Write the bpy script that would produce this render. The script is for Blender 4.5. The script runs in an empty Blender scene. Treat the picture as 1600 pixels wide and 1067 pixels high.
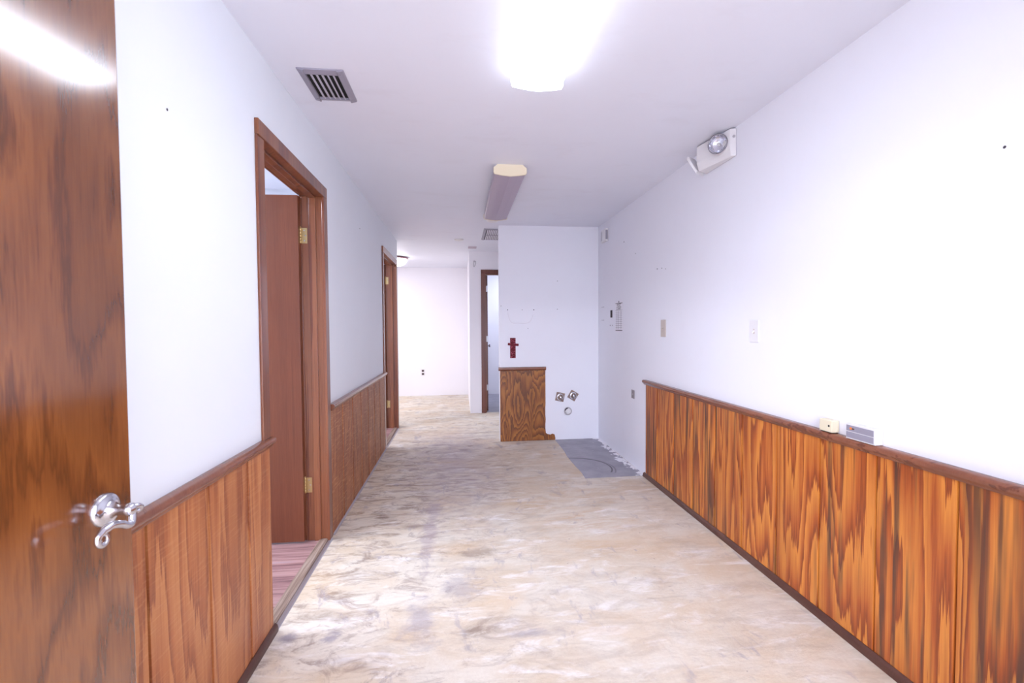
import bpy, bmesh, math, random
from mathutils import Vector, Matrix
random.seed(7)
S = bpy.context.scene
COL = S.collection

# ------------------------------------------------------------------ camera
F_PX, YAW, PITCH, ROLL, CAM_H = 716.26, 0.11257, 0.030726, -0.006274, 1.2954
fw = Vector((math.sin(YAW)*math.cos(PITCH), math.cos(YAW)*math.cos(PITCH), -math.sin(PITCH)))
rt = Vector((math.cos(YAW), -math.sin(YAW), 0)); up = rt.cross(fw)
r2 = rt*math.cos(ROLL)+up*math.sin(ROLL); u2 = up*math.cos(ROLL)-rt*math.sin(ROLL)
cam = bpy.data.cameras.new('camera'); camo = bpy.data.objects.new('camera', cam); COL.objects.link(camo)
cam.sensor_width = 36; cam.lens = F_PX*36/1600; cam.clip_start = 0.02
camo.matrix_world = Matrix(((r2.x, u2.x, -fw.x, 0), (r2.y, u2.y, -fw.y, 0), (r2.z, u2.z, -fw.z, CAM_H), (0, 0, 0, 1)))
cam.dof.use_dof = True; cam.dof.focus_distance = 3.6; cam.dof.aperture_fstop = 5.6
S.camera = camo

# ------------------------------------------------------------------ light and exposure
S.view_settings.view_transform = 'Standard'; S.view_settings.look = 'None'
S.view_settings.gamma = 1.0; S.view_settings.use_curve_mapping = False
S.view_settings.exposure = 1.0
S.cycles.diffuse_bounces = 6; S.cycles.max_bounces = 12
W = bpy.data.worlds.new('world'); S.world = W; W.use_nodes = True
W.node_tree.nodes['Background'].inputs[0].default_value = (.75, .72, .9, 1)
W.node_tree.nodes['Background'].inputs[1].default_value = .3
LAMP_COL = (.79, .87, 1.0)
TUBE = 10.5
def area(name, loc, sx, sy, power, col):
    l = bpy.data.lights.new(name, 'AREA'); l.shape = 'RECTANGLE'; l.size = sx; l.size_y = sy
    l.energy = power; l.color = col
    o = bpy.data.objects.new(name, l); o.location = loc; COL.objects.link(o); return o
area('entry_room_fill', (-.35, -3.0, 2.42), .9, 1.2, 255, (.84, .87, 1))  # unseen area light, added behind the camera as hallway fill
area('front_room_fill', (-2.3, 2.4, 2.42), .6, 1.2, 55, (.80, .86, 1))  # added unseen fill, spills through the nearer left doorway onto the right wall
area('second_room_fill', (-2.3, 5.0, 2.42), .4, .8, 30, (.9, .9, 1))  # added fill out of view, spilling through the second left doorway
area('bath_light', (1.1, 8.0, 2.42), .3, .9, 10, (.76, .84, 1))
area('far_room_fill', (-2.3, 7.6, 2.42), .6, 1.2, 33, (.94, .95, 1))  # unseen area light added beside the dome to brighten the far wall

# ------------------------------------------------------------------ helpers
def tag(o, label=None, cat=None, group=None, kind=None):
    if label: o['label'] = label
    if cat: o['category'] = cat
    if group: o['group'] = group
    if kind: o['kind'] = kind
    return o
def empty(name, loc=(0, 0, 0), rz=0):
    o = bpy.data.objects.new(name, None); o.location = loc; o.rotation_euler.z = rz; o.empty_display_size = .1
    COL.objects.link(o); return o
def mesh_obj(name, bm, mat, parent=None, smooth=False, bevel=0):
    bmesh.ops.recalc_face_normals(bm, faces=bm.faces)
    me = bpy.data.meshes.new(name); bm.to_mesh(me); bm.free()
    if smooth:
        for p in me.polygons: p.use_smooth = True
    o = bpy.data.objects.new(name, me); COL.objects.link(o)
    for m in (mat if isinstance(mat, (list, tuple)) else [mat]): me.materials.append(m)
    if parent: o.parent = parent
    if bevel:
        b = o.modifiers.new('bevel', 'BEVEL'); b.width = bevel; b.segments = 2; b.limit_method = 'ANGLE'
    if smooth:
        try: me.set_sharp_from_angle(angle=math.radians(40))
        except Exception: pass
    return o
def bx(bm, x0, x1, y0, y1, z0, z1):
    v = [bm.verts.new(c) for c in ((x0,y0,z0),(x1,y0,z0),(x1,y1,z0),(x0,y1,z0),(x0,y0,z1),(x1,y0,z1),(x1,y1,z1),(x0,y1,z1))]
    for f in ((0,3,2,1),(4,5,6,7),(0,1,5,4),(1,2,6,5),(2,3,7,6),(3,0,4,7)): bm.faces.new([v[i] for i in f])
def box(name, x0, x1, y0, y1, z0, z1, mat, parent=None, bevel=0):
    bm = bmesh.new(); bx(bm, x0, x1, y0, y1, z0, z1); return mesh_obj(name, bm, mat, parent, bevel=bevel)
def boxes(name, L, mat, parent=None, bevel=0):
    bm = bmesh.new()
    for b in L: bx(bm, *b)
    return mesh_obj(name, bm, mat, parent, bevel=bevel)
def loft(bm, rings, cap=True, ends=(True, True)):
    R = [[bm.verts.new(c) for c in r] for r in rings]; n = len(R[0])
    for a, b in zip(R, R[1:]):
        for i in range(n): bm.faces.new((a[i], a[(i+1) % n], b[(i+1) % n], b[i]))
    if cap and ends[0]: bm.faces.new(R[0][::-1])
    if cap and ends[1]: bm.faces.new(R[-1])
def prism(name, prof, axis, s0, s1, mat, parent=None, smooth=False, bevel=0):
    f = {'x': lambda a, b, s: (s, a, b), 'y': lambda a, b, s: (a, s, b), 'z': lambda a, b, s: (a, b, s)}[axis]
    bm = bmesh.new(); loft(bm, [[f(a, b, s0) for a, b in prof], [f(a, b, s1) for a, b in prof]])
    return mesh_obj(name, bm, mat, parent, smooth, bevel)
def lathe(name, prof, mat, parent=None, loc=(0,0,0), direction=(0,0,1), n=32, smooth=True):
    q = Vector((0,0,1)).rotation_difference(Vector(direction)).to_matrix(); L = Vector(loc)
    bm = bmesh.new()
    rings = [[L + q @ Vector((r*math.cos(2*math.pi*i/n), r*math.sin(2*math.pi*i/n), h)) for i in range(n)] for r, h in prof]
    loft(bm, rings, ends=(prof[0][0] < .012, prof[-1][0] < .012)); return mesh_obj(name, bm, mat, parent, smooth)
def tube(bm, pts, rad, n=12):
    pts = [Vector(p) for p in pts]
    if not isinstance(rad, (list, tuple)): rad = [rad]*len(pts)
    rings = []; t0 = None
    for i, p in enumerate(pts):
        t = (pts[min(i+1, len(pts)-1)] - pts[max(i-1, 0)]).normalized()
        if i == 0:
            a = t.orthogonal().normalized()
        else:
            a = (a - t*a.dot(t)).normalized()
        b = t.cross(a)
        rings.append([p + (a*math.cos(2*math.pi*k/n) + b*math.sin(2*math.pi*k/n))*rad[i] for k in range(n)])
    loft(bm, rings)
def spline(P, m=8):
    P = [Vector(p) for p in P]; out = []
    for i in range(len(P)-1):
        a, b, c, d = P[max(i-1,0)], P[i], P[i+1], P[min(i+2,len(P)-1)]
        for k in range(m):
            t = k/m
            out.append(.5*((2*b)+(c-a)*t+(2*a-5*b+4*c-d)*t*t+(-a+3*b-3*c+d)*t**3))
    out.append(P[-1]); return out

# ------------------------------------------------------------------ materials
def lin(c):
    return tuple(((v/255)/12.92 if v/255 <= .04045 else ((v/255+.055)/1.055)**2.4) for v in c)+(1,)
class NT:
    def __init__(s, name):
        s.m = bpy.data.materials.new(name); s.m.use_nodes = True; s.t = s.m.node_tree
        s.b = s.t.nodes['Principled BSDF']; s.tc = None
    def n(s, typ, ins=None, **kw):
        o = s.t.nodes.new(typ)
        for k, v in kw.items(): setattr(o, k, v)
        for k, v in (ins or {}).items():
            if isinstance(v, bpy.types.NodeSocket): s.t.links.new(v, o.inputs[k])
            else: o.inputs[k].default_value = v
        return o
    def link(s, a, b): s.t.links.new(a, b)
    def math(s, op, a, b=0.0, c=0.0, clamp=False):
        return s.n('ShaderNodeMath', {0: a, 1: b, 2: c}, operation=op, use_clamp=clamp).outputs[0]
    def obj(s):
        if not s.tc: s.tc = s.n('ShaderNodeTexCoord').outputs['Object']
        return s.tc
    def mapped(s, scale=(1,1,1), loc=(0,0,0), vec=None, rot=(0,0,0)):
        return s.n('ShaderNodeMapping', {'Vector': vec or s.obj(), 'Location': loc, 'Scale': scale, 'Rotation': rot}).outputs[0]
    def noise(s, vec, scale=5, detail=3, rough=.55, dist=0.0):
        return s.n('ShaderNodeTexNoise', {'Vector': vec, 'Scale': scale, 'Detail': detail, 'Roughness': rough, 'Distortion': dist}).outputs[0]
    def ramp(s, fac, stops):
        r = s.n('ShaderNodeValToRGB', {0: fac}); e = r.color_ramp.elements
        while len(e) < len(stops): e.new(.5)
        for el, (p, c) in zip(e, stops):
            el.position = p; el.color = c if isinstance(c, tuple) else (c, c, c, 1)
        return r.outputs[0]
    def mix(s, fac, a, b, blend='MIX'):
        o = s.n('ShaderNodeMix', data_type='RGBA', blend_type=blend)
        for i, v in ((0, fac), (6, a), (7, b)):
            if isinstance(v, bpy.types.NodeSocket): s.link(v, o.inputs[i])
            else: o.inputs[i].default_value = v
        return o.outputs[2]
    def base(s, c): 
        if isinstance(c, bpy.types.NodeSocket): s.link(c, s.b.inputs['Base Color'])
        else: s.b.inputs['Base Color'].default_value = c
    def rough(s, v):
        if isinstance(v, bpy.types.NodeSocket): s.link(v, s.b.inputs['Roughness'])
        else: s.b.inputs['Roughness'].default_value = v
    def bump(s, h, strength=.2, dist=.01):
        s.link(s.n('ShaderNodeBump', {'Height': h, 'Strength': strength, 'Distance': dist}).outputs[0], s.b.inputs['Normal'])
def plain(name, rgb, rough=.5, metal=0, **kw):
    m = NT(name); m.base(lin(rgb)); m.rough(rough); m.b.inputs['Metallic'].default_value = metal
    for k, v in kw.items(): m.b.inputs[k].default_value = v
    # a little unevenness in the finish
    nz = m.noise(m.mapped(), 60, 2); m.rough(m.math('MULTIPLY_ADD', nz, .12, rough-.06))
    return m.m
def wood(name, light, mid, dark, su=5.0, sv=.5, rings=5.0, rough=.4, stain=0.0, fine=.35, coat=0.0, lathes=0.0, bump=.12, sharp=.5, blotch=.35, edge=.93, jag=1.0, crough=.12):
    m = NT(name); o = m.obj(); sp = m.n('ShaderNodeSeparateXYZ', {0: o})
    rnd = m.n('ShaderNodeObjectInfo').outputs['Random']
    u = m.math('ADD', sp.outputs[0], sp.outputs[1]); off = m.math('MULTIPLY', rnd, 37.0)
    vec = m.n('ShaderNodeCombineXYZ', {0: u, 1: sp.outputs[2], 2: off}).outputs[0]
    n1 = m.noise(m.mapped((su, sv, 1), vec=vec), 1, 1.5, .45)
    n2 = m.noise(m.mapped((su*6, sv*2.4, 1), vec=vec), 1, 3, .6)
    n3 = m.noise(m.mapped((su*24, sv*5, 1), vec=vec), 1, 3, .65)
    ph = m.math('ADD', m.math('MULTIPLY', n1, rings), m.math('ADD', m.math('MULTIPLY', n2, 1.5*jag), m.math('MULTIPLY', n3, .9*jag)))
    fr = m.math('FRACT', ph)                                        # growth rings: slow fade, then a crisp edge
    ring = m.ramp(fr, [(0., 1.), (sharp, .55), (edge-.07 if edge < .97 else .62, .08), (edge, 1.)])
    fn = m.noise(m.mapped((320, 7, 1), vec=vec), 1, 3, .7)
    fac = m.math('ADD', m.math('MULTIPLY', ring, 1-fine), m.math('MULTIPLY', fn, fine))
    col = m.ramp(fac, [(.10, lin(dark)), (.45, lin(mid)), (.82, lin(light))])
    big = m.noise(m.mapped((3.2, .6, 1), vec=vec, loc=(5, 1, 0)), 1.3, 2)
    col = m.mix(m.ramp(big, [(.42, .0), (.72, blotch)]), col, lin(dark), 'MIX')
    if stain:
        st = m.noise(m.mapped((26, .8, 1), vec=vec, loc=(3, 0, 0)), 1, 3, .6)
        rg = m.noise(m.mapped((4, .9, 1), vec=vec, loc=(9, 0, 0)), 1, 1)
        k = m.math('MULTIPLY', m.ramp(st, [(.47, 0.), (.58, 1.)]), m.ramp(rg, [(.45, 0.), (.56, 1.)]))
        col = m.mix(m.math('MULTIPLY', k, stain), col, lin((66, 48, 40)))
    if lathes:   # saw marks across the face
        sw = m.noise(m.mapped((10, 150, 1), vec=vec, rot=(0, 0, .25)), 1, 2, .6)
        col = m.mix(m.math('MULTIPLY', m.ramp(sw, [(.52, 0.), (.70, 1.)]), lathes), col, lin((226, 176, 128)))
    m.base(col); m.rough(rough)
    m.b.inputs['Coat Weight'].default_value = coat; m.b.inputs['Coat Roughness'].default_value = crough
    if bump: m.bump(fn, bump, .002)
    return m.m
def paint(name, rgb, smudge=0.0, rgb2=None, bump=.08, rough=.55):
    m = NT(name); v = m.mapped()
    a = m.noise(v, 1.1, 4, .6); col = m.mix(m.ramp(a, [(.35, 0.), (.7, .5)]), lin(rgb), lin(rgb2 or [c-6 for c in rgb]))
    if smudge:
        b = m.noise(m.mapped((1, 2.2, 1.4)), 2.3, 5, .65)
        col = m.mix(m.math('MULTIPLY', m.ramp(b, [(.56, 0.), (.75, 1.)]), smudge), col, lin((176, 160, 160)))
    m.base(col); m.rough(rough); m.bump(m.noise(v, 240, 2), bump, .002); return m.m

M = {}
M['wall'] = paint('white_wall_paint', (233, 238, 244), bump=.03)
M['wall_b'] = paint('patched_wall_paint', (235, 236, 244), smudge=.03, rgb2=(232, 230, 239), bump=.03)
M['wall_pk'] = paint('far_wall_paint', (238, 235, 240), bump=.03)
M['ceil'] = paint('ceiling_paint', (230, 232, 243), smudge=.09, bump=.03)
M['right'] = wood('stained_fir_plywood', (210, 132, 56), (172, 86, 34), (104, 44, 22), su=4.5, sv=.45, rings=14, fine=.3, rough=.38, stain=.8, coat=.1)
M['left'] = wood('pale_fir_plywood', (190, 125, 76), (169, 99, 56), (126, 67, 43), su=4.5, sv=.45, rings=11, fine=.3, rough=.45, lathes=.15)  # the left boards' own paler orange
M['leftmid'] = wood('rough_sawn_plywood', (169, 108, 67), (145, 82, 46), (108, 56, 35), su=6, sv=.6, rings=7, rough=.5, lathes=.4)
M['panel'] = wood('figured_fir_plywood', (166, 104, 40), (134, 74, 26), (74, 35, 15), su=3.5, sv=1.2, rings=26, rough=.45, fine=.25, sharp=.4)
M['door_dk'] = wood('varnished_walnut_veneer', (126, 74, 35), (102, 56, 26), (80, 43, 22), su=6.0, sv=1.7, rings=6.0, rough=.16, coat=1.0, bump=.02, fine=.32, blotch=.55, edge=1.0, jag=.8, crough=.13)
M['door_red'] = wood('mahogany_veneer', (130, 74, 48), (113, 61, 39), (86, 45, 32), su=9, sv=.4, rings=2.0, rough=.35, fine=.7)
M['casing'] = wood('reddish_casing_wood', (141, 86, 54), (119, 63, 39), (80, 39, 28), su=12, sv=.3, rings=2.2, rough=.28, coat=.3, bump=.03)
M['casing_dk'] = wood('dark_red_casing_wood', (115, 61, 45), (91, 43, 33), (61, 28, 24), su=12, sv=.3, rings=2.2, rough=.35)
M['rail'] = wood('dark_rail_wood', (140, 86, 63), (119, 69, 50), (91, 50, 39), su=1.2, sv=8, rings=2, rough=.24, fine=.5, coat=.3)
M['base'] = wood('dark_shoe_wood', (93, 58, 46), (78, 45, 37), (58, 32, 28), su=1.2, sv=8, rings=2, rough=.35, fine=.5)
M['gap'] = plain('dark_gap', (40, 24, 18), .9)
M['chrome'] = plain('brushed_chrome', (205, 205, 212), .16, 1)
M['brass'] = plain('aged_brass', (196, 170, 120), .32, 1)
M['white_pl'] = plain('white_plastic', (226, 224, 226), .4)
M['beige_pl'] = plain('ivory_plastic', (222, 212, 186), .45)
M['yel_pl'] = plain('yellowed_plastic', (234, 222, 194), .5)
M['ivory'] = plain('aged_ivory_plate', (196, 184, 176), .45)
M['grey_metal'] = plain('grey_painted_metal', (150, 146, 160), .45, .1)
M['alu'] = plain('dull_aluminium', (186, 182, 186), .35, .8)
M['black'] = plain('black_slot', (18, 16, 20), .7)
M['hole'] = plain('nail_hole_dark', (60, 52, 58), .9)
M['caulk'] = plain('grey_caulk', (150, 142, 146), .6)
M['lens_off'] = plain('unlit_prismatic_lens', (168, 152, 170), .35)
M['slat'] = plain('vent_slat_metal', (206, 202, 214), .4, .2)
M['red'] = None
def emis(name, col, s):
    m = NT(name); m.base((.9, .9, .9, 1)); m.b.inputs['Emission Color'].default_value = col+(1,); m.b.inputs['Emission Strength'].default_value = s; return m.m
M['tubeside'] = emis('lit_lamp_flank', LAMP_COL, 3.0)
M['tube'] = emis('lit_lamp_lens', LAMP_COL, TUBE)
M['dome'] = emis('lit_dome_glass', (1, .95, .98), 6)
M['rug'] = None
def floor_mat():
    m = NT('scraped_floor_adhesive'); o = m.obj(); sp = m.n('ShaderNodeSeparateXYZ', {0: o}); X, Y = sp.outputs[0], sp.outputs[1]
    wob = m.noise(m.mapped((1, 1.5, 1)), 7, 6, .7, .4)
    def mask(cx, cy, rx, ry, soft=.7, amp=1.3):      # an irregular blotch with a torn edge
        dx = m.math('DIVIDE', m.math('SUBTRACT', X, cx), rx); dy = m.math('DIVIDE', m.math('SUBTRACT', Y, cy), ry)
        d = m.math('SQRT', m.math('ADD', m.math('MULTIPLY', dx, dx), m.math('MULTIPLY', dy, dy)))
        d = m.math('ADD', d, m.math('MULTIPLY', m.math('SUBTRACT', wob, .5), amp*2))
        return m.ramp(m.math('MULTIPLY', d, .5), [(.5-soft*.5, 1.), (.5, 0.)])
    cream, tan, brown, grey, mauve, white = [lin(c) for c in ((212, 203, 190), (196, 174, 146), (122, 100, 86), (142, 136, 150), (164, 148, 154), (228, 224, 222))]
    a = m.noise(m.mapped((1.0, 1.6, 1)), 2.2, 6, .62, .6)
    col = m.mix(m.ramp(a, [(.42, 0.), (.68, .75)]), cream, tan)
    b = m.noise(m.mapped((2.2, 7, 1), rot=(0, 0, .12)), 1.6, 5, .65, .8)     # trowel streaks across the hall
    col = m.mix(m.ramp(b, [(.54, 0.), (.68, .85)]), col, white)
    c = m.noise(m.mapped((2, 6, 1), rot=(0, 0, -.25), loc=(4, 2, 0)), 1.9, 6, .7, .9)
    brk = m.ramp(c, [(.49, 0.), (.62, 1.)])
    reg = m.math('MAXIMUM', mask(-.50, 3.8, .65, 1.6, .9), m.math('MULTIPLY', mask(.05, 4.6, .7, 1.5, .8), .9))
    reg = m.math('MAXIMUM', reg, m.math('MULTIPLY', mask(-.68, 2.4, .22, .6, .8), .8))
    col = m.mix(m.math('MULTIPLY', brk, m.math('MULTIPLY_ADD', reg, .8, .2)), col, brown)
    g1 = m.noise(m.mapped((1.2, 1.8, 1), rot=(0, 0, .5), loc=(7, 1, 0)), 4.5, 7, .72, 1.2)
    lf = m.ramp(m.math('MULTIPLY_ADD', X, .4, .5), [(.35, 1.), (.75, .25)])     # more grime on the side that was walked
    col = m.mix(m.math('MULTIPLY', m.math('MULTIPLY', m.ramp(g1, [(.52, 0.), (.66, 1.)]), lf), .8), col, lin((140, 122, 114)))
    g3 = m.noise(m.mapped((1, 1.3, 1), loc=(4, 4, 0)), 1.3, 5, .6, .5)
    col = m.mix(m.math('MULTIPLY', m.ramp(g3, [(.5, 0.), (.72, 1.)]), .55), col, lin((204, 172, 132)))
    g2 = m.noise(m.mapped((1.6, 6, 1), rot=(0, 0, -.1), loc=(2, 9, 0)), 2.2, 6, .7, .6)
    rg = m.math('MULTIPLY', mask(.75, 3.3, .6, 1.2, .9), m.ramp(g2, [(.48, 0.), (.6, 1.)]))
    col = m.mix(m.math('MULTIPLY', rg, .7), col, lin((196, 166, 132)))
    col = m.mix(m.math('MULTIPLY', mask(-.05, 4.5, .55, 1.6, .9), .65), col, mauve)
    d = m.noise(m.mapped((5, 2.2, 1), rot=(0, 0, .4), loc=(1, 7, 0)), 1.7, 5, .65, .5)
    col = m.mix(m.math('MULTIPLY', m.ramp(d, [(.6, 0.), (.68, 1.)]), .5), col, grey)
    for cx, cy, rx, ry, k, cc in ((-.2, 3.0, .05, .7, .5, mauve), (-.19, 2.02, .09, .2, .5, grey), (.06, 1.93, .10, .05, .75, brown),
                              (.0, 2.28, .11, .2, .4, grey), (-.55, 1.95, .05, .06, .7, grey), (.12, 2.62, .16, .07, .5, brown),
                              (-.74, 1.98, .05, .05, .8, grey), (.35, 4.5, .35, .4, .4, tan), (.6, 3.6, .35, .4, .4, tan), (-.1, 1.62, .04, .03, .9, grey),
                              (.3, 1.88, .12, .03, .5, grey)):
        col = m.mix(m.math('MULTIPLY', mask(cx, cy, rx, ry, .7, 1.6), k), col, cc)
    sp2 = m.noise(m.mapped((1, 1, 1), loc=(3, 3, 0)), 22, 3, .6)              # specks of grit
    col = m.mix(m.math('MULTIPLY', m.ramp(sp2, [(.70, 0.), (.76, 1.)]), .6), col, lin((96, 84, 84)))
    fine = m.noise(m.mapped((1, 1.4, 1)), 55, 4, .7)
    col = m.mix(m.ramp(fine, [(.3, .0), (.8, .16)]), col, lin((150, 128, 108)))
    m.base(col); m.rough(.6); m.bump(m.math('ADD', fine, a), .25, .006); return m.m
def slab_mat(arc=True):
    m = NT('grey_bare_slab'); o = m.obj(); sp = m.n('ShaderNodeSeparateXYZ', {0: o}); X, Y = sp.outputs[0], sp.outputs[1]
    a = m.noise(m.mapped(), 7, 5, .6); col = m.mix(m.ramp(a, [(.3, 0.), (.75, 1.)]), lin((138, 136, 146)), lin((164, 160, 170)))
    if arc:                                             # dark curved scuff drawn on the slab
        for cx, cy, r, k in ((1.06, 4.08, .31, .9), (1.05, 4.06, .345, .5)):
            dx = m.math('SUBTRACT', X, cx); dy = m.math('SUBTRACT', Y, cy)
            d = m.math('SQRT', m.math('ADD', m.math('MULTIPLY', dx, dx), m.math('MULTIPLY', dy, dy)))
            e = m.math('ABSOLUTE', m.math('SUBTRACT', d, r))
            side = m.math('GREATER_THAN', dy, -.16)
            k2 = m.math('MULTIPLY', m.math('MULTIPLY', m.ramp(e, [(.003, 1.), (.009, 0.)]), side), k)
            col = m.mix(k2, col, lin((48, 44, 52)))
        w = m.noise(m.mapped((1.5, 1, 1)), 9, 4, .6)    # white paint drips along the wall and the rim
        ed = m.math('MAXIMUM', m.ramp(X, [(.0, 0.), (1, 0.)]), m.math('MULTIPLY', m.math('SUBTRACT', X, 1.45), 2.2))
        k3 = m.ramp(m.math('ADD', w, m.math('MAXIMUM', ed, 0.0)), [(.69, 0.), (.73, 1.)])
        col = m.mix(k3, col, lin((236, 234, 238)))
    m.base(col); m.rough(.5); m.bump(a, .15, .004); return m.m
def laminate_mat():
    m = NT('laminate_plank'); o = m.obj(); r = m.n('ShaderNodeObjectInfo').outputs['Random']; sp = m.n('ShaderNodeSeparateXYZ', {0: o})
    v = m.n('ShaderNodeCombineXYZ', {0: sp.outputs[0], 1: sp.outputs[1], 2: m.math('MULTIPLY', r, 50.)}).outputs[0]
    a = m.noise(m.mapped((.8, 22, 1), vec=v), 1.6, 3, .6)
    col = m.ramp(a, [(.30, lin((96, 70, 74))), (.44, lin((150, 112, 112))), (.58, lin((188, 150, 146))), (.75, lin((160, 146, 156)))])
    col = m.mix(m.math('MULTIPLY', r, .35), col, lin((120, 90, 92)))
    m.base(col); m.rough(.4); return m.m
M['floor'] = floor_mat(); M['slab'] = slab_mat(); M['bathfloor'] = slab_mat(False); M['lam'] = laminate_mat()
M['thresh'] = wood('worn_grey_threshold', (164, 147, 132), (132, 112, 97), (91, 74, 65), su=1, sv=30, rings=2, rough=.6, fine=.5)
def thresh():
    m = NT('worn_threshold_wood'); a = m.noise(m.mapped((60, 2, 1)), 1.2, 4, .65)
    m.base(m.ramp(a, [(.3, lin((92, 74, 66))), (.5, lin((140, 118, 104))), (.72, lin((180, 164, 152)))])); m.rough(.6); return m.m
M['thresh'] = thresh()
def red_mat():
    m = NT('red_enamel_scroll'); v = m.mapped(); w = m.n('ShaderNodeTexWave', {'Vector': v, 'Scale': 14, 'Distortion': 9, 'Detail': 1, 'Detail Scale': 2.5}, wave_type='RINGS').outputs[1]
    m.base(m.mix(m.ramp(w, [(.86, 0.), (.94, .8)]), lin((96, 2, 20)), lin((180, 84, 108)))); m.rough(.5); m.b.inputs['Specular IOR Level'].default_value = .2; return m.m
M['red'] = red_mat()
def glass():
    m = NT('clear_lens_glass'); m.base((1, 1, 1, 1)); m.rough(.03); m.b.inputs['Transmission Weight'].default_value = 1; m.b.inputs['IOR'].default_value = 1.12; return m.m
M['glass'] = glass()

# ------------------------------------------------------------------ the shell
H = 2.44; XL, XR, YP = -.8157, 1.590, 5.157; TH = .118
XLB = XL-TH; Y_END = 6.20; Y_FAR = 8.88; Y_B = 6.935; X_B = .144; Y_N = -.10
D1 = (2.035, 2.875, 2.085); D2 = (5.05, 6.005, 2.105)       # openings in the left wall: y0, y1, head
def struct(o, label, cat): return tag(o, label, cat, kind='structure')
struct(box('floor', -3.7, 1.72, -4.2, 9.02, -.12, 0, M['floor']), 'scraped bare concrete floor with tan adhesive residue and stains', 'floor')
struct(box('ceiling', -3.7, 1.72, -4.2, 9.02, H, H+.1, M['ceil']), 'smudged off-white painted ceiling over the hallway', 'ceiling')
wl = boxes('wall_left', [(XLB, XL, Y_N, D1[0]-.02, 0, H), (XLB, XL, D1[0]-.02, D1[1]+.02, D1[2]+.02, H), (XLB, XL, D1[1]+.02, D2[0]-.02, 0, H),
      (XLB, XL, D2[0]-.02, D2[1]+.02, D2[2]+.02, H), (XLB, XL, D2[1]+.02, Y_END, 0, H)], M['wall'])
struct(wl, 'white left hallway wall with two doorways', 'wall')
wr = struct(box('wall_right', XR, XR+.12, -4.2, Y_FAR, 0, H, M['wall_b']), 'long white right wall with patched paint', 'wall')
wp = struct(box('wall_middle', .443, XR, YP, YP+.12, 0, H, M['wall_b']), 'short white partition wall with plumbing stubs', 'wall')
wf = struct(box('wall_far', -3.58, XR, Y_FAR, Y_FAR+.12, 0, H, M['wall_pk']), 'bright white wall at the far end of the hallway', 'wall')
BO = (.385, 1.16, 2.10)
wb = boxes('wall_bath', [(X_B, BO[0]-.02, Y_B, Y_B+.12, 0, H), (BO[0]-.02, BO[1]+.02, Y_B, Y_B+.12, BO[2]+.02, H), (BO[1]+.02, XR, Y_B, Y_B+.12, 0, H),
                         (X_B, X_B+.1, Y_B+.12, Y_FAR, 0, H)], M['wall_pk'])
struct(wb, 'pale lavender wall around the far wooden doorway', 'wall')
struct(box('wall_return', -3.58, XLB, Y_END-.12, Y_END, 0, H, M['wall_pk']), 'white wall closing the second side room', 'wall')
struct(box('wall_between', -3.58, XLB, 3.98, 4.08, 0, H, M['wall']), 'white wall between the two side rooms', 'wall')
struct(box('wall_outer', -3.70, -3.58, -4.2, 9.0, 0, H, M['wall']), 'white outer wall of the side rooms', 'wall')
struct(boxes('wall_near', [(-3.58, -.775, Y_N-.12, Y_N, 0, H), (XL, -.775, Y_N, .044, 0, H), (-.775, .95, Y_N-.12, Y_N, 2.12, H), (.95, XR, Y_N-.12, Y_N, 0, H)], M['wall']), 'white wall around the entry doorway', 'wall')  # out of view; doorway widened to let more of the entry fill through
struct(box('wall_back', -3.58, XR, -4.2, -4.08, 0, H, M['wall']), 'white back wall of the entry room', 'wall')

def disc_hole(parent, loc, d, r=.004):
    o = lathe('nail_hole', [(r*.6, -.001), (r, .0006), (r*.7, .0012), (r*.1, .0014)], M['hole'], parent, loc, d, n=10); return o
for x, z in ((.534, 1.494), (.462, 1.538), (.702, 1.494), (.834, 1.494), (.767, 1.283), (1.108, 1.5), (1.109, 1.821)): disc_hole(wp, (x, YP, z), (0, -1, 0), .006 if x in (.834, .534) else .004)
for y, z, r in ((1.188, 1.814, .0045), (4.327, 2.118, .007), (4.032, 1.959, .005), (3.568, 1.761, .006), (3.485, 1.756, .005), (3.417, 1.742, .004),
                (5.014, 1.515, .006), (4.955, 1.515, .006), (5.014, 1.37, .006), (4.955, 1.37, .006), (4.74, 1.31, .007), (4.66, 1.31, .007)): disc_hole(wr, (XR, y, z), (-1, 0, 0), r)
for y, z, r in ((1.414, 1.916, .004), (3.929, 2.119, .006)): disc_hole(wl, (XL, y, z), (1, 0, 0), r)
# torn paper scar on the partition, where something was once stuck
sc = bmesh.new(); tube(sc, spline([(.534, YP, 1.48), (.555, YP, 1.39), (.59, YP, 1.345), (.66, YP, 1.342), (.75, YP, 1.343), (.80, YP, 1.37), (.828, YP, 1.44)], 5), .003, 6)
mesh_obj('dried_glue_line', sc, plain('glue_line_grey', (224, 221, 229), .7), wp, True)

# grey slab where the cabinet stood, and the far room's floor
bm = bmesh.new(); pts = [(1.07, YP-.005), (XR-.002, YP-.005), (XR-.002, 3.80), (1.052, 3.785)]
ring = []
for (a, b) in zip(pts, pts[1:]+pts[:1]):
    for k in range(8):
        t = k/8; j = .008 if k else 0
        x, y = a[0]+(b[0]-a[0])*t, a[1]+(b[1]-a[1])*t
        ring.append((min(x+random.uniform(-j, j), XR-.002), min(y+random.uniform(-j, j), YP-.003)))
loft(bm, [[(x, y, -.01) for x, y in ring], [(x, y, .002) for x, y in ring]])
struct(mesh_obj('floor_patch', bm, M['slab']), 'grey bare concrete patch below the plumbing stubs with a dark curved scuff', 'floor patch')
struct(box('floor_bath', .25, XR-.002, Y_B+.05, Y_FAR-.002, -.01, .002, M['bathfloor']), 'grey floor inside the far doorway', 'floor')

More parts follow.
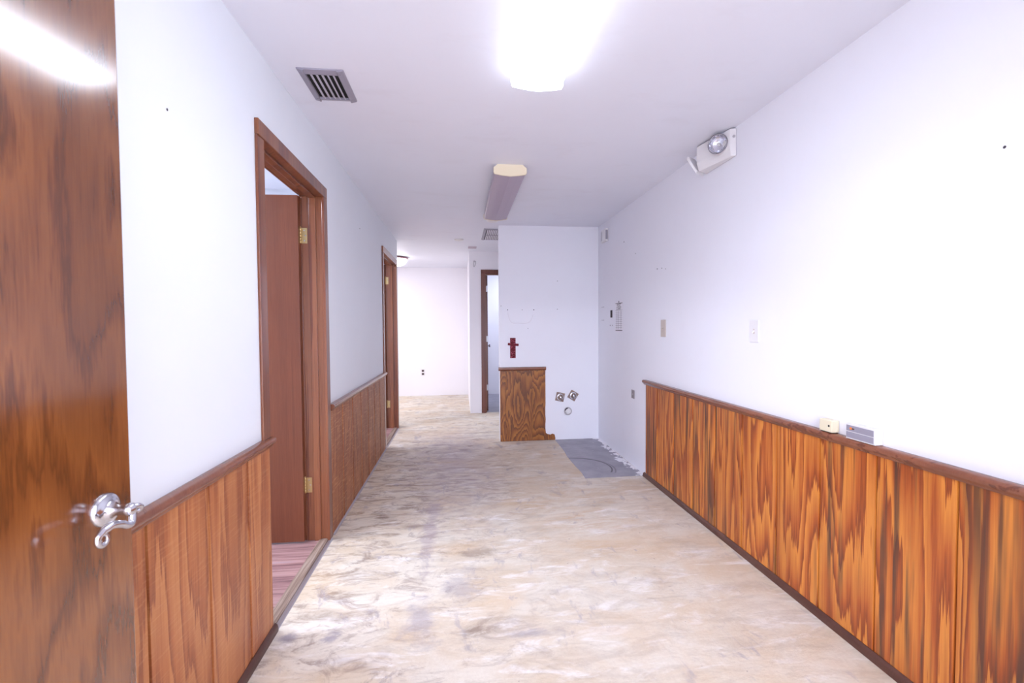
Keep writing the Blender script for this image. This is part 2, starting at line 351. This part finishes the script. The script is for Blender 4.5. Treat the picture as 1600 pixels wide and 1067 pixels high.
# laminate planks in the two side rooms
def planks(label, x0, x1, y0, y1):
    e = empty('floor_laminate', ((x0+x1)/2, y0, 0)); struct(e, label, 'floor')
    y = y0; i = 0
    while y < y1-.01:
        w = min(.118, y1-y); xs = [x0] + sorted([x0+.35+((i*.53) % 1.1), x0+1.45+((i*.53) % .9)]) + [x1]
        for a, b in zip(xs, xs[1:]):
            o = box('plank', a-(x0+x1)/2+.001, b-(x0+x1)/2-.001, y-y0+.001, min(y+w, y1)-y0-.001, .0005, .008, M['lam'], e, bevel=.0012)
        y += w; i += 1
planks('mauve laminate plank floor inside the nearer left doorway', -3.57, XLB+.075, 1.6, 3.2)
planks('mauve laminate plank floor inside the second left doorway', -3.57, XLB+.075, 4.9, 6.06)

# ------------------------------------------------------------------ wainscot
BT = .014
def wainscot(name, label, rails, boards, side, x, mats, top=.80, rail_z=.838, base=True, rail_over=(0, 0), lip=.022):
    e = empty(name, (x, (boards[0]+boards[-1])/2, 0)); struct(e, label, 'wainscot'); oy = (boards[0]+boards[-1])/2
    s = side   # +1: boards stand out towards +x
    box('backing', min(0, s*.003), max(0, s*.003), boards[0]-oy+.001, boards[-1]-oy-.001, 0, top, M['gap'], e)
    for a, b in zip(boards, boards[1:]):
        a, b = a-oy, b-oy; g = .002
        prof = [(s*.003, a+g), (s*BT, a+g), (s*BT, b-g-lip), (s*(BT-.004), b-g-lip+.002), (s*(BT-.004), b-g), (s*.003, b-g)]
        c = (a+b)/2
        o = prism('board', [(px, py-c) for px, py in prof], 'z', .002, top, mats, e, bevel=.001); o.location = (0, c, 0)
    D = .036; zt = rail_z; zb = rail_z-.040
    prof = [(0, zb), (s*.018, zb), (s*.022, zb+.008), (s*(D-.006), zb+.014), (s*D, zb+.022), (s*D, zb+.030), (s*(D-.004), zt-.004), (s*(D-.011), zt), (0, zt)]
    prism('chair_rail', prof, 'y', boards[0]-oy-rail_over[0], boards[-1]-oy+rail_over[1], M['rail'], e, True)
    if base:
        prof = [(s*BT, .0005), (s*(BT+.015), .0005), (s*(BT+.015), .018), (s*(BT+.011), .029), (s*(BT+.003), .036), (s*BT, .036)]
        prism('shoe_molding', prof, 'y', boards[0]-oy, boards[-1]-oy+(.012 if s < 0 else 0), M['base'], e, True)
    else:
        prism('caulk_strip', [(s*BT, .0005), (s*(BT+.010), .0005), (s*(BT+.004), .010), (s*BT, .012)], 'y', boards[0]-oy, boards[-1]-oy, M['caulk'], e)
    return e
step = .2845
rb = [3.772-3.772+v for v in (1.282-5*step+.33, 1.282-4*step, 1.282-3*step, 1.282-2*step, 1.282-step, 1.282, 1.571, 1.848, 2.127, 2.412, 2.690, 2.968, 3.247, 3.535, 3.772)]
rb[0] = -.09
wainscot('trim_1', 'orange stained plywood wainscot with dark chair rail along the right wall', None, rb, -1, XR, M['right'], rail_over=(0, .02))
wainscot('trim_2', 'light orange plywood wainscot beside the foreground door', None, [.975, 1.257, 1.549, 1.822, 2.03], 1, XL, M['left'], rail_over=(0, .008))
wainscot('trim_3', 'rough sawn brown wainscot between the two left doorways', None, [2.945, 3.23, 3.52, 3.81, 4.10, 4.395, 4.69, 4.983], 1, XL, M['leftmid'], rail_z=.825, top=.785, base=False, rail_over=(0, .05))

# wainscot stub on the partition
e = empty('trim_4', (.70, YP, 0)); struct(e, 'figured plywood wainscot stub left on the short partition', 'wainscot')
box('backing', -.256, .262, -.003, 0, 0, .8, M['gap'], e)
for a, b in ((.443, .507), (.507, .812), (.812, .963)):
    c = (a+b)/2-.70
    bm = bmesh.new()
    if b < .9: bx(bm, a+.001-.70-c, b-.001-.70-c, -BT, -.003, .002, .803)
    else:      # the last sheet has a ragged cut edge and a leftover toe
        pf = [(a+.001, .002), (1.073, .002), (1.076, .02), (1.068, .062), (1.045, .072), (1.02, .062), (.985, .070), (.966, .085), (.958, .16), (.964, .24), (.957, .33), (.963, .42), (.962, .803), (a+.001, .803)]
        loft(bm, [[(x-.70-c, -BT, z) for x, z in pf], [(x-.70-c, -.003, z) for x, z in pf]])
    o = mesh_obj('board', bm, M['panel'], e); o.location.x = c
prism('chair_rail', [(0, .805), (-.018, .805), (-.022, .812), (-.032, .818), (-.034, .83), (-.030, .842), (-.022, .845), (0, .845)], 'x', -.275, .268, M['rail'], e, True)

# ------------------------------------------------------------------ door frames
def frame_left(name, label, o, near_from=0.0, mat=None, cw=.066):
    y0, y1, z1 = o; mc = mat or M['casing']
    e = empty(name, (XL, (y0+y1)/2, 0)); struct(e, label, 'door frame'); oy = (y0+y1)/2; a, b = y0-oy, y1-oy
    box('casing', 0, .012, a-cw+.004, a+.004, near_from, z1-.004, mc, e, .003)
    box('casing', 0, .016, b-.008, b+cw-.008, .0005, z1-.004, mc, e, .003)
    box('casing', 0, .0165, a-cw+.004, b+cw-.008, z1-.004, z1+cw-.004, mc, e, .003)
    box('casing', -TH-.014, -TH, a-cw, a, .009, z1, mc, e, .003); box('casing', -TH-.014, -TH, b, b+cw, .009, z1, mc, e, .003)
    box('casing', -TH-.014, -TH, a-cw, b+cw, z1, z1+cw, mc, e, .003)
    box('jamb', -TH, 0, a-.018, a, .0005, z1, mc, e, .002); box('jamb', -TH, 0, b, b+.018, .0005, z1, mc, e, .002)
    box('jamb', -TH, 0, a-.018, b+.018, z1, z1+.018, mc, e, .002)
    box('door_stop', -TH+.045, -TH+.083, b-.011, b, .0005, z1-.011, mc, e, .002); box('door_stop', -TH+.045, -TH+.083, a, a+.011, .0005, z1-.011, mc, e, .002)
    box('door_stop', -TH+.045, -TH+.083, a, b, z1-.011, z1, mc, e, .002)
    return e
frame_left('trim_5', 'reddish wood casing around the nearer left doorway', D1, near_from=.80)
frame_left('trim_6', 'dark red wood casing around the second left doorway', D2, mat=M['casing'])
def threshold(name, label, o, col):
    y0, y1, _ = o; e = empty(name, (XL, (y0+y1)/2, 0)); struct(e, label, 'threshold'); h = (y1-y0)/2
    prism('wood_strip', [(-.048, .0005), (.004, .0005), (.002, .010), (-.006, .015), (-.040, .015), (-.048, .011)], 'y', -h+.001, h-.001, M['thresh'], e)
    prism('metal_edge', [(.005, .0005), (.026, .0005), (.022, .004), (.012, .006), (.005, .006)], 'y', -h+.001, h+.02, col, e)
threshold('trim_7', 'worn grey wood threshold strip of the nearer left doorway', D1, M['alu'])
threshold('trim_8', 'pale threshold strip of the second left doorway', D2, M['alu'])

# far doorway frame (faces the camera)
e = empty('trim_9', (BO[0], Y_B, 0)); struct(e, 'dark red casing around the doorway of the far grey-floored room', 'door frame')
w = BO[1]-BO[0]; mc = M['casing_dk']
box('casing', -.068, -.004, -.016, 0, .0005, BO[2]+.004, mc, e, .003); box('casing', w+.004, w+.068, -.016, 0, .0005, BO[2]+.004, mc, e, .003)
box('casing', -.068, w+.068, -.0165, 0, BO[2]+.004, BO[2]+.066, mc, e, .003)
box('jamb', -.018, 0, 0, .12, .0005, BO[2], M['casing'], e); box('jamb', w, w+.018, 0, .12, .0005, BO[2], M['casing'], e); box('jamb', -.018, w+.018, 0, .12, BO[2], BO[2]+.018, M['casing'], e)
box('door_stop', 0, .011, .03, .07, .0005, BO[2]-.011, M['casing'], e); box('door_stop', w-.011, w, .03, .07, .0005, BO[2]-.011, M['casing'], e); box('door_stop', 0, w, .03, .07, BO[2]-.011, BO[2], M['casing'], e)

# ------------------------------------------------------------------ doors
def knob(parent, x, y, z, sgn, d):
    d = Vector(d)
    o = lathe('door_knob', [(.030, 0), (.030, .004), (.024, .008), (.011, .011), (.010, .030), (.018, .036), (.026, .046), (.027, .056), (.020, .066), (.004, .069)], M['chrome'], parent, (x, y, z), d, 24)
    return o
def side_door(name, label, o, hz, ang=0.0, wdt=.80, mat=None):
    y1 = o[1]; e = empty(name, (XLB, y1, 0)); tag(e, label, 'door', kind='structure')
    leaf = box('leaf', -wdt, 0, -.035, 0, .018, o[2]-.006, mat or M['door_red'], e, .002)
    leaf.location = (-.006, -.004, 0); leaf.rotation_euler.z = ang
    knob(leaf, -wdt+.065, -.035, .95, 1, (0, -1, 0)); knob(leaf, -wdt+.065, 0, .95, 1, (0, 1, 0))
    box('latch_plate', -wdt-.0008, -wdt+.0005, -.03, -.005, .92, .98, M['brass'], leaf)
    for z in hz:
        hinge_at(e, z)
    return e
def hinge_at(e, z, h=.092):
    bm = bmesh.new(); bx(bm, -.002, .032, -.0025, -.0005, z-h/2, z+h/2)
    o = mesh_obj('hinge', bm, M['brass'], e, bevel=.0009)
    for k in range(5):
        lathe('knuckle', [(.0058, 0), (.0066, .001), (.0066, h/5-.0015), (.0058, h/5-.0005)], M['brass'], o, (-.0045, -.0065, z-h/2+k*h/5), (0, 0, 1), 12)
    lathe('pin', [(.0035, 0), (.006, .003), (.005, .007), (.001, .009)], M['brass'], o, (-.0045, -.0065, z+h/2), (0, 0, 1), 12)
    for dz in (-.03, 0, .03): lathe('screw', [(.0038, 0), (.0034, .0008), (.0008, .001)], M['chrome'], o, (.016+(.007 if dz == 0 else 0), -.0025, z+dz), (0, -1, 0), 10)
side_door('door_2', 'open mahogany door with brass hinges in the nearer left doorway', D1, (.348, 1.85), ang=-.02)
side_door('door_3', 'open reddish door in the second left doorway', D2, (.32, 1.90), ang=-.45, wdt=.90)

# far door, open flat along its room
e = empty('door_4', (BO[0]+.004, Y_B+.12, 0)); tag(e, 'brown door standing open inside the far doorway', 'door', kind='structure')
leaf = box('leaf', 0, .035, 0, .74, .012, BO[2]-.006, M['casing_dk'], e, .002); leaf.rotation_euler.z = -.025
knob(leaf, .035, .675, .99, 1, (1, 0, 0)); knob(leaf, 0, .675, .99, 1, (-1, 0, 0))
for z in (.37, 1.12, 1.89):
    o = box('hinge', .002, .034, -.0025, -.0003, z-.045, z+.045, M['alu'], e, .0009)
    lathe('knuckle', [(.006, -.045), (.0068, -.043), (.0068, .043), (.006, .045)], M['alu'], o, (-.001, -.006, z), (0, 0, 1), 12)

# foreground door with the scroll lever
DA = math.radians(4.5); DW = 1.0; XE, YE, DZ = -.695, 1.044, .941
e = empty('door_1', (XE-DW*math.sin(DA), YE-DW*math.cos(DA), 0), -DA); tag(e, 'glossy dark wood foreground door with chrome scroll lever', 'door', kind='structure')
leaf = box('leaf', -.040, 0, 0, DW, .012, 2.10, M['door_dk'], e, .002)
for z in (.30, 1.05, 1.85):
    o = box('hinge', -.038, -.006, -.0022, -.0002, z-.05, z+.05, M['alu'], e, .0009)
    lathe('knuckle', [(.006, -.05), (.007, -.048), (.007, .048), (.006, .05)], M['alu'], o, (.004, -.006, z), (0, 0, 1), 12)
box('latch_plate', -.034, -.008, DW-.0005, DW+.0008, DZ-.04, DZ+.03, M['chrome'], e, .0003)
def lever(sx, z, depth=.052):
    # rosette, neck, then an arm that sweeps back to the hinge side and ends in a scroll
    x0 = 0 if sx > 0 else -.040; ly = DW-.066
    h = lathe('lever_handle', [(.0325, 0), (.0325, .004), (.030, .008), (.024, .0105), (.019, .012), (.0145, .016), (.0115, .024), (.0105, .038), (.0125, .044), (.013, depth), (.010, depth+.005), (.006, depth+.007), (.001, depth+.008)] if sx > 0 else
              [(.0325, 0), (.0325, .004), (.024, .0075), (.012, .010), (.010, .016), (.002, .018)], M['chrome'], e, (x0, ly, z), (sx, 0, 0), 36)
    x = x0+depth*sx if sx > 0 else x0-.012
    if sx < 0: return
    P = [(x, ly+.002, z-.008), (x+.003, ly-.004, z-.024), (x+.004, ly-.016, z-.025), (x+.004, ly-.032, z-.016), (x+.003, ly-.050, z-.010), (x+.002, ly-.062, z-.012)]
    c = (ly-.066, z-.029)
    for k in range(11):
        a_ = math.radians(98+k*50); r = .0150-.00105*k
        P.append((x+.001-.0004*k, c[0]+r*math.cos(a_), c[1]+r*math.sin(a_)))
    Q = spline(P, 6); n = len(Q); bm = bmesh.new()
    rad = [(.0060+.0016*math.sin(math.pi*min(1, i/n*2.2))) * (1 if i < n*.35 else max(.45, 1-(i/n-.35)*1.1)) for i in range(n)]
    tube(bm, Q, rad, 14); mesh_obj('lever_arm', bm, M['chrome'], h, True)
    bm = bmesh.new(); tube(bm, spline([(x-.002, ly+.000, z+.004), (x+.004, ly+.008, z+.004), (x+.004, ly+.018, z-.001), (x, ly+.020, z-.008), (x-.002, ly+.012, z-.010)], 6), [.0062-.00008*i for i in range(25)], 12)
    mesh_obj('finial_scroll', bm, M['chrome'], h, True)
lever(1, DZ); lever(-1, DZ)

# ------------------------------------------------------------------ ceiling fixtures
def fixture(name, label, x0, x1, y0, y1, lens):
    xc, yc = (x0+x1)/2, (y0+y1)/2; hw, hl = (x1-x0)/2, (y1-y0)/2
    e = empty(name, (xc, yc, H)); tag(e, label, 'ceiling light', 'fluorescent ceiling fixtures')
    prism('housing', [(-hw+.03, 0), (hw-.03, 0), (hw-.012, -.022), (-hw+.012, -.022)], 'y', -hl+.01, hl-.01, M['white_pl'], e)
    prof = [(-hw+.006, -.022), (hw-.006, -.022), (hw-.004, -.052), (hw-.012, -.066), (hw*.5, -.075), (0, -.080), (-hw*.5, -.075), (-hw+.012, -.066), (-hw+.004, -.052)]
    ln = prism('lens', prof, 'y', -hl+.014, hl-.014, lens, e)
    if lens is M['tube']:                                   # the flanks of the wrap sit behind the pan and glow less
        ln.data.materials.append(M['tubeside'])
        for pg in ln.data.polygons:
            if abs(pg.normal.x) > .5 or pg.normal.z > .5: pg.material_index = 1
    for s in (-1, 1):
        cp = [(-hw+.028, 0), (hw-.028, 0), (hw-.008, -.018), (hw, -.022), (hw, -.056), (hw-.006, -.068), (hw*.5, -.077), (0, -.083), (-hw*.5, -.077), (-hw+.006, -.068), (-hw, -.056), (-hw, -.022), (-hw+.008, -.018)]
        prism('end_cap', cp, 'y', s*hl, s*(hl-.014), M['yel_pl'] if lens is M['lens_off'] else M['tubecap'], e, bevel=.002)
    return e
M['tubecap'] = emis('glowing_end_cap', LAMP_COL, 3.5)
fixture('ceiling_light', 'lit white fluorescent ceiling fixture in the foreground', .237, .473, .72, 2.075, M['tube'])
fixture('ceiling_light', 'unlit grey fluorescent ceiling fixture with yellowed end cap', .243, .479, 3.235, 4.60, M['lens_off'])

e = empty('smoke_detector', (.346, 4.80, H)); tag(e, 'round white smoke detector behind the unlit ceiling fixture', 'smoke detector')
lathe('mounting_ring', [(.072, 0), (.074, -.006), (.070, -.012), (.060, -.014)], M['alu'], e)
lathe('cover', [(.060, -.012), (.066, -.020), (.066, -.030), (.058, -.040), (.040, -.045), (.004, -.046)], M['white_pl'], e)
for k in range(12):
    a = k*math.pi/6; o = box('vent_slot', -.006, .006, -.0015, .0015, -.027, -.022, M['black'], e); o.location = (.0662*math.cos(a), .0662*math.sin(a), 0); o.rotation_euler.z = a+math.pi/2

def vent(name, label, x0, x1, y0, y1, n, two=False):
    xc, yc = (x0+x1)/2, (y0+y1)/2; hx, hy = (x1-x0)/2, (y1-y0)/2; t = .030
    e = empty(name, (xc, yc, H)); tag(e, label, 'air vent', 'ceiling vents')
    box('duct_backing', -hx+t, hx-t, -hy+t, hy-t, -.0022, -.0005, M['black'], e)
    for s in (-1, 1):
        prism('frame_bar', [(s*hx, 0), (s*(hx-.002), -.006), (s*(hx-t+.004), -.013), (s*(hx-t), -.013), (s*(hx-t), 0)], 'y', -hy, hy, M['grey_metal'], e)
        prism('frame_bar', [(s*hy, 0), (s*(hy-.002), -.006), (s*(hy-t+.004), -.013), (s*(hy-t), -.013), (s*(hy-t), 0)], 'x', -hx+t*.5, hx-t*.5, M['grey_metal'], e)
    W2 = 2*(hx-t)
    for i in range(n):
        x = -hx+t+W2*(i+.9)/(n+.8); ww = W2/(n+.8)*.28; lean = .006*(1 if i < n/2 else -1)
        prism('slat', [(x-ww, -.004), (x-ww+.0016, -.003), (x+ww+lean*.2, -.0115), (x+ww+lean*.2-.0016, -.0125)], 'y', -hy+t, hy-t, M['slat'], e)
    if two: box('cross_bar', -hx+t, hx-t, -.006, .006, -.0135, -.008, M['grey_metal'], e)
    return e
vent('ceiling_vent', 'grey metal ceiling vent with dark slots above the nearer left doorway', -.705, -.503, 2.135, 2.415, 5)
vent('ceiling_vent', 'far ceiling vent partly hidden by the partition', .285, .66, 5.34, 5.99, 14, True)
e = empty('ceiling_disc', (-.004, 6.02, H)); tag(e, 'small white round ceiling cover in the far hallway', 'ceiling cover')
lathe('plate', [(.062, 0), (.062, -.006), (.052, -.014), (.020, -.018), (.003, -.018)], M['white_pl'], e)
lathe('screw', [(.005, -.0175), (.004, -.0195), (.001, -.020)], M['alu'], e)
o = box('ceiling_plate', -.06, .06, -.08, .08, -.005, 0, plain('grey_access_plate', (190, 176, 190), .6), bevel=.002); o.location = (.184, 6.6, H); tag(o, 'flat grey square plate on the far ceiling', 'ceiling plate')

e = empty('dome_light', (-1.0, 7.6, H)); tag(e, 'lit glass dome ceiling light in the far room', 'ceiling light')
lathe('metal_rim', [(.10, 0), (.172, -.010), (.176, -.022), (.170, -.034), (.150, -.036)], plain('pinkish_bronze_rim', (150, 112, 120), .4, .6), e, n=40)
lathe('glass_dome', [(.160, -.032), (.157, -.060), (.138, -.095), (.100, -.125), (.050, -.142), (.010, -.147)], M['dome'], e, n=40)
lathe('finial', [(.010, -.145), (.011, -.152), (.006, -.160), (.001, -.163)], M['alu'], e, n=16)

# ------------------------------------------------------------------ emergency light on the right wall
e = empty('emergency_light', (XR, 2.60, 2.34)); tag(e, 'tilted white emergency light with round lamp under the ceiling', 'emergency light')
O = Vector((XR, 2.60, 2.34))
def loc(*c): return Vector(c)-O
z0, z1, z2, z3 = 2.272, 2.325, 2.425, 2.432
def polyz(z, k=0.0):     # near wall, near front, far front, far wall
    return [loc(XR-.002, 2.505, z), loc(1.556+k*.4, 2.515, z), loc(1.497+k, 2.785-k*.2, z), loc(XR-.002, 2.825, z)]
bm = bmesh.new(); loft(bm, [polyz(z0+.002, .014), polyz(z1), polyz(z2), polyz(z3, .008)]); mesh_obj('body', bm, M['white_pl'], e, bevel=.004)
box('mounting_plate', -.004, -.0005, -.09, .19, -.060, .085, M['white_pl'], e, .002)
ax = Vector((-math.cos(.20), -math.sin(.20), 0)); ax = (ax+Vector((.1, -.55, -.10))).normalized()
cL = loc(1.530, 2.585, 2.366)
hd = lathe('lamp_head', [(.058, -.014), (.058, .020), (.056, .026), (.052, .028), (.050, .024)], M['white_pl'], e, cL, ax, 40)
lathe('reflector', [(.050, .025), (.045, .012), (.034, .003), (.018, -.002), (.004, -.003)], plain('silvered_reflector', (226, 226, 236), .18, .9), hd, cL, ax, 12, False)
lathe('rim', [(.0505, .0235), (.0535, .0290), (.0560, .0290), (.0575, .0255)], plain('dark_rim_metal', (120, 116, 128), .3, .8), hd, cL, ax, 40)
lathe('bulb', [(.007, -.003), (.010, .005), (.009, .012), (.005, .016), (.001, .017)], M['white_pl'], hd, cL, ax, 20)
lathe('clear_lens', [(.0505, .0245), (.051, .0265), (.040, .030), (.024, .033), (.004, .034)], M['glass'], hd, cL, ax, 40)
# far lamp head folded down at the other end
vis = bmesh.new(); A = [loc(1.448, 2.822, 2.362), loc(1.496, 2.790, 2.262)]; wv = Vector((.075, .045, .0)); tv = Vector((.006, -.004, .020))
loft(vis, [[A[0], A[0]+wv, A[0]+wv+tv, A[0]+tv], [A[1], A[1]+wv, A[1]+wv+tv, A[1]+tv]]); mesh_obj('folded_visor', vis, M['white_pl'], e, bevel=.003)
lathe('pivot_screw', [(.008, 0), (.008, .003), (.002, .004)], M['alu'], e, loc(1.574, 2.508, 2.385), (-.3, -1, 0), 12)
bm = bmesh.new(); tube(bm, spline([loc(1.54, 2.80, 2.30), loc(1.52, 2.83, 2.29), loc(1.53, 2.85, 2.31)], 5), .006, 8); mesh_obj('pivot_arm', bm, M['white_pl'], e, True)

# ------------------------------------------------------------------ small things on the right wall
def wall_plate(name, label, y0, y1, z0, z1, mat, kind, cat):
    yc, zc = (y0+y1)/2, (z0+z1)/2; hy, hz = (y1-y0)/2, (z1-z0)/2
    e = empty(name, (XR, yc, zc)); tag(e, label, cat, 'plates on the right wall')
    box('cover_plate', -.006, -.0004, -hy, hy, -hz, hz, mat, e, .0022)
    for s in (-1, 1): lathe('screw', [(.0034, 0), (.003, .0009), (.0006, .0011)], M['alu'] if kind != 'switch' else mat, e, (-.006, 0, s*hz*.62 if kind == 'switch' else s*.002), (-1, 0, 0), 10)
    if kind == 'switch':
        box('toggle_slot', -.0066, -.006, -.006, .006, -.013, .013, M['ivory'], e)
        prism('toggle', [(-.006, -.004), (-.017, -.010), (-.017, -.004), (-.006, .006)], 'y', -.0042, .0042, mat, e, bevel=.001)
    else:
        for s in (-1, 1):
            r = box('receptacle', -.0075, -.006, -.014, .014, s*hz*.48-.013, s*hz*.48+.013, mat, e, .001)
            for t in (-1, 1): box('slot', -.0079, -.0074, t*.0062-.0013, t*.0062+.0013, s*hz*.48-.001, s*hz*.48+.008, M['black'], r)
            lathe('ground_hole', [(.0026, 0), (.0024, .0005), (.0005, .0006)], M['black'], r, (-.0074, 0, s*hz*.48-.007), (-1, 0, 0), 10)
    return e
wall_plate('light_switch', 'aged tan switch plate on the right wall, farther from the camera', 3.405, 3.488, 1.214, 1.348, M['ivory'], 'switch', 'switch')
wall_plate('light_switch', 'white switch plate on the right wall, nearer the camera', 2.287, 2.362, 1.206, 1.326, M['white_pl'], 'switch', 'switch')
wall_plate('wall_outlet', 'bare outlet low on the right wall beside the wainscot end', 4.045, 4.115, .63, .71, plain('bare_outlet_grey', (150, 142, 146), .5), 'outlet', 'outlet')
# outlet box on the far wall
brown = plain('brown_receptacle', (84, 66, 70), .5)
e = empty('wall_outlet', (-.713, Y_FAR, .447)); tag(e, 'small outlet on the bright far wall', 'outlet')
box('cover_plate', -.040, .040, -.006, -.0004, -.062, .062, M['white_pl'], e, .002)
for s in (-1, 1):
    r = box('receptacle', -.021, .021, -.0085, -.006, s*.030-.019, s*.030+.019, brown, e, .001)
    for t in (-1, 1): box('slot', t*.008-.002, t*.008+.002, -.009, -.0084, s*.03-.002, s*.03+.010, M['black'], r)
lathe('screw', [(.004, 0), (.0035, .001), (.001, .0012)], M['alu'], e, (0, -.006, 0), (0, -1, 0), 10)

# door chime box in the far right corner
e = empty('corner_chime', (XR, 4.88, 2.287)); tag(e, 'small white chime box in the top right corner by the partition', 'chime box')
prism('case', [(-.0004, -.068), (-.030, -.068), (-.036, -.060), (-.036, .060), (-.030, .068), (-.0004, .068)], 'y', -.075, .075, M['white_pl'], e, bevel=.002)
for k in range(6): box('louver', -.0375, -.036, .022, .066, -.045+k*.016, -.039+k*.016, M['grey_metal'], e)
box('side_grille', -.030, -.006, -.0762, -.0752, -.05, .05, M['grey_metal'], e)

# junction hole beside the notice
o = boxes('cut_opening', [(XR-.0012, XR-.0002, 4.668, 4.730, 1.392, 1.470)], M['hole']); o.parent = wr
# notice sheet
e = empty('wall_notice', (XR, 4.47, 1.40)); tag(e, 'small printed notice with a ruled table on the right wall', 'notice')
box('sheet', -.0012, -.0003, -.112, .112, -.155, .155, plain('notice_paper', (236, 235, 242), .7), e)
ink = plain('printed_ink', (58, 50, 62), .7); ink2 = plain('faded_ink', (140, 132, 146), .7)
def rule(n, y0, y1, z0, z1, m): return box(n, -.0016, -.0012, y0, y1, z0, z1, m, e)
rule('ruled_line', -.10, .10, .128, .134, ink); rule('ruled_line', -.10, .10, .060, .063, ink2); rule('ruled_line', -.10, .095, -.146, -.139, ink)
lathe('printed_dot', [(.011, 0), (.010, .0004), (.001, .0005)], ink, e, (-.0012, .0, .146), (-1, 0, 0), 14)
for k in range(9): rule('table_row', -.095, .095, .040-k*.019, .042-k*.019, ink2)
for y in (.055, .005, -.06): rule('table_column', y-.003, y+.003, -.13, .055, ink2)
def lettering(txt, size, y, z, parent):
    cu = bpy.data.curves.new('lettering', 'FONT'); cu.body = txt; cu.size = size; cu.align_x = 'CENTER'; cu.extrude = .0002
    to = bpy.data.objects.new('lettering', cu); COL.objects.link(to)
    dg = bpy.context.evaluated_depsgraph_get(); me = bpy.data.meshes.new_from_object(to.evaluated_get(dg)); bpy.data.objects.remove(to)
    me.transform(Matrix(((0, 0, -1, -.0016), (-1, 0, 0, y), (0, 1, 0, z), (0, 0, 0, 1)))); me.materials.clear(); me.materials.append(ink)
    o = bpy.data.objects.new('lettering', me); COL.objects.link(o); o.parent = parent
lettering('PORT', .046, 0, .095, e); lettering('CHART', .042, 0, .066, e)

# boxes standing on the right chair rail
RZ = .838
e = empty('entry_chime', (XR-.018, 1.622, RZ)); tag(e, 'grey fronted chime unit with white case on the right chair rail', 'chime unit')
box('case', -.017, .0175, -.066, .066, .0006, .062, M['white_pl'], e, .002)
for z0_, z1_ in ((.006, .0295), (.0325, .056)):
    box('front_strip', -.0192, -.017, -.060, .062, z0_, z1_, M['grey_metal'], e, .0006)
lathe('indicator', [(.005, 0), (.005, .0015), (.002, .003)], plain('amber_indicator', (226, 120, 50), .3), e, (-.0192, .040, .044), (-1, 0, 0), 14)
box('emblem', -.0199, -.0192, .024, .036, .041, .046, M['chrome'], e)
e = empty('sensor_box', (XR-.020, 1.792, RZ)); tag(e, 'small ivory sensor cube on the right chair rail', 'sensor box')
box('case', -.016, .0195, -.034, .034, .0036, .055, M['beige_pl'], e, .003); box('foot', -.012, .0165, -.030, .030, .0006, .0036, M['black'], e)
lathe('sensor_eye', [(.0048, 0), (.0044, .0008), (.001, .001)], M['black'], e, (-.016, -.018, .030), (-1, 0, 0), 12)

# ------------------------------------------------------------------ things on the partition
e = empty('wall_cross', (.592, YP, 1.06)); tag(e, 'red ornamented cross hanging above the wood stub', 'cross')
box('upright', -.031, .031, -.012, -.0005, -.112, .116, M['red'], e, .003)
o = box('crossbar', -.062, .062, -.020, -.012, -.015, .012, M['red'], e, .003); o.location = (.003, 0, .044); o.rotation_euler.y = .10
def valve(label, x, z, rot):
    e = empty('valve_stub', (x, YP, z)); tag(e, label, 'valve', 'plumbing valves on the partition')
    pl_ = box('escutcheon', -.050, .050, -.005, -.0005, -.050, .050, plain('rusty_plate', (150, 128, 118), .5, .5) if 'rusty_plate' not in bpy.data.materials else bpy.data.materials['rusty_plate'], e, .002); pl_.rotation_euler.y = rot
    lathe('cup', [(.040, .004), (.042, .012), (.036, .022), (.030, .024)], M['chrome'], e, (0, 0, 0), (0, -1, 0), 28)
    lathe('stem', [(.012, .010), (.012, .045), (.010, .050), (.002, .052)], M['chrome'], e, (0, 0, 0), (0, -1, 0), 16)
    box('handle', -.022, .022, -.048, -.042, -.006, .006, M['alu'], e, .002).rotation_euler.y = rot+.7
valve('left chrome valve on a square plate above the drain', 1.135, .493, .22)
valve('right chrome valve on a tilted square plate', 1.287, .506, .55)
e = empty('drain_stub', (1.226, YP, .328)); tag(e, 'round white drain pipe stub low on the partition', 'drain pipe')
lathe('pipe_collar', [(.046, .0005), (.046, .012), (.044, .018), (.036, .018), (.034, .010)], M['alu'], e, (0, 0, 0), (0, -1, 0), 28)
lathe('plug', [(.034, .006), (.030, .012), (.014, .016), (.002, .017)], M['white_pl'], e, (.004, 0, -.002), (0, -1, 0), 24)
bm = bmesh.new(); tube(bm, [(.036*math.cos(t), -.018, .036*math.sin(t)) for t in [1.7+.15*k for k in range(9)]], .006, 8); mesh_obj('gap_shade_arc', bm, M['hole'], e, True)  # dark arc added in place of shade in the collar's upper left gap
# light bracket left on the far lavender wall
e = empty('wall_bracket', (.221, Y_B, 2.245)); tag(e, 'small bare metal bracket high on the lavender wall', 'bracket')
bm = bmesh.new(); tube(bm, spline([(0, -.001, .05), (.02, -.02, .04), (.016, -.026, 0), (-.004, -.02, -.04), (-.014, -.02, -.01), (-.008, -.012, .03), (0, -.004, .05)], 5), .005, 8); mesh_obj('hook', bm, M['alu'], e, True)
lathe('mount', [(.014, .0005), (.013, .004), (.004, .006)], M['alu'], e, (0, 0, .045), (0, -1, 0), 16)
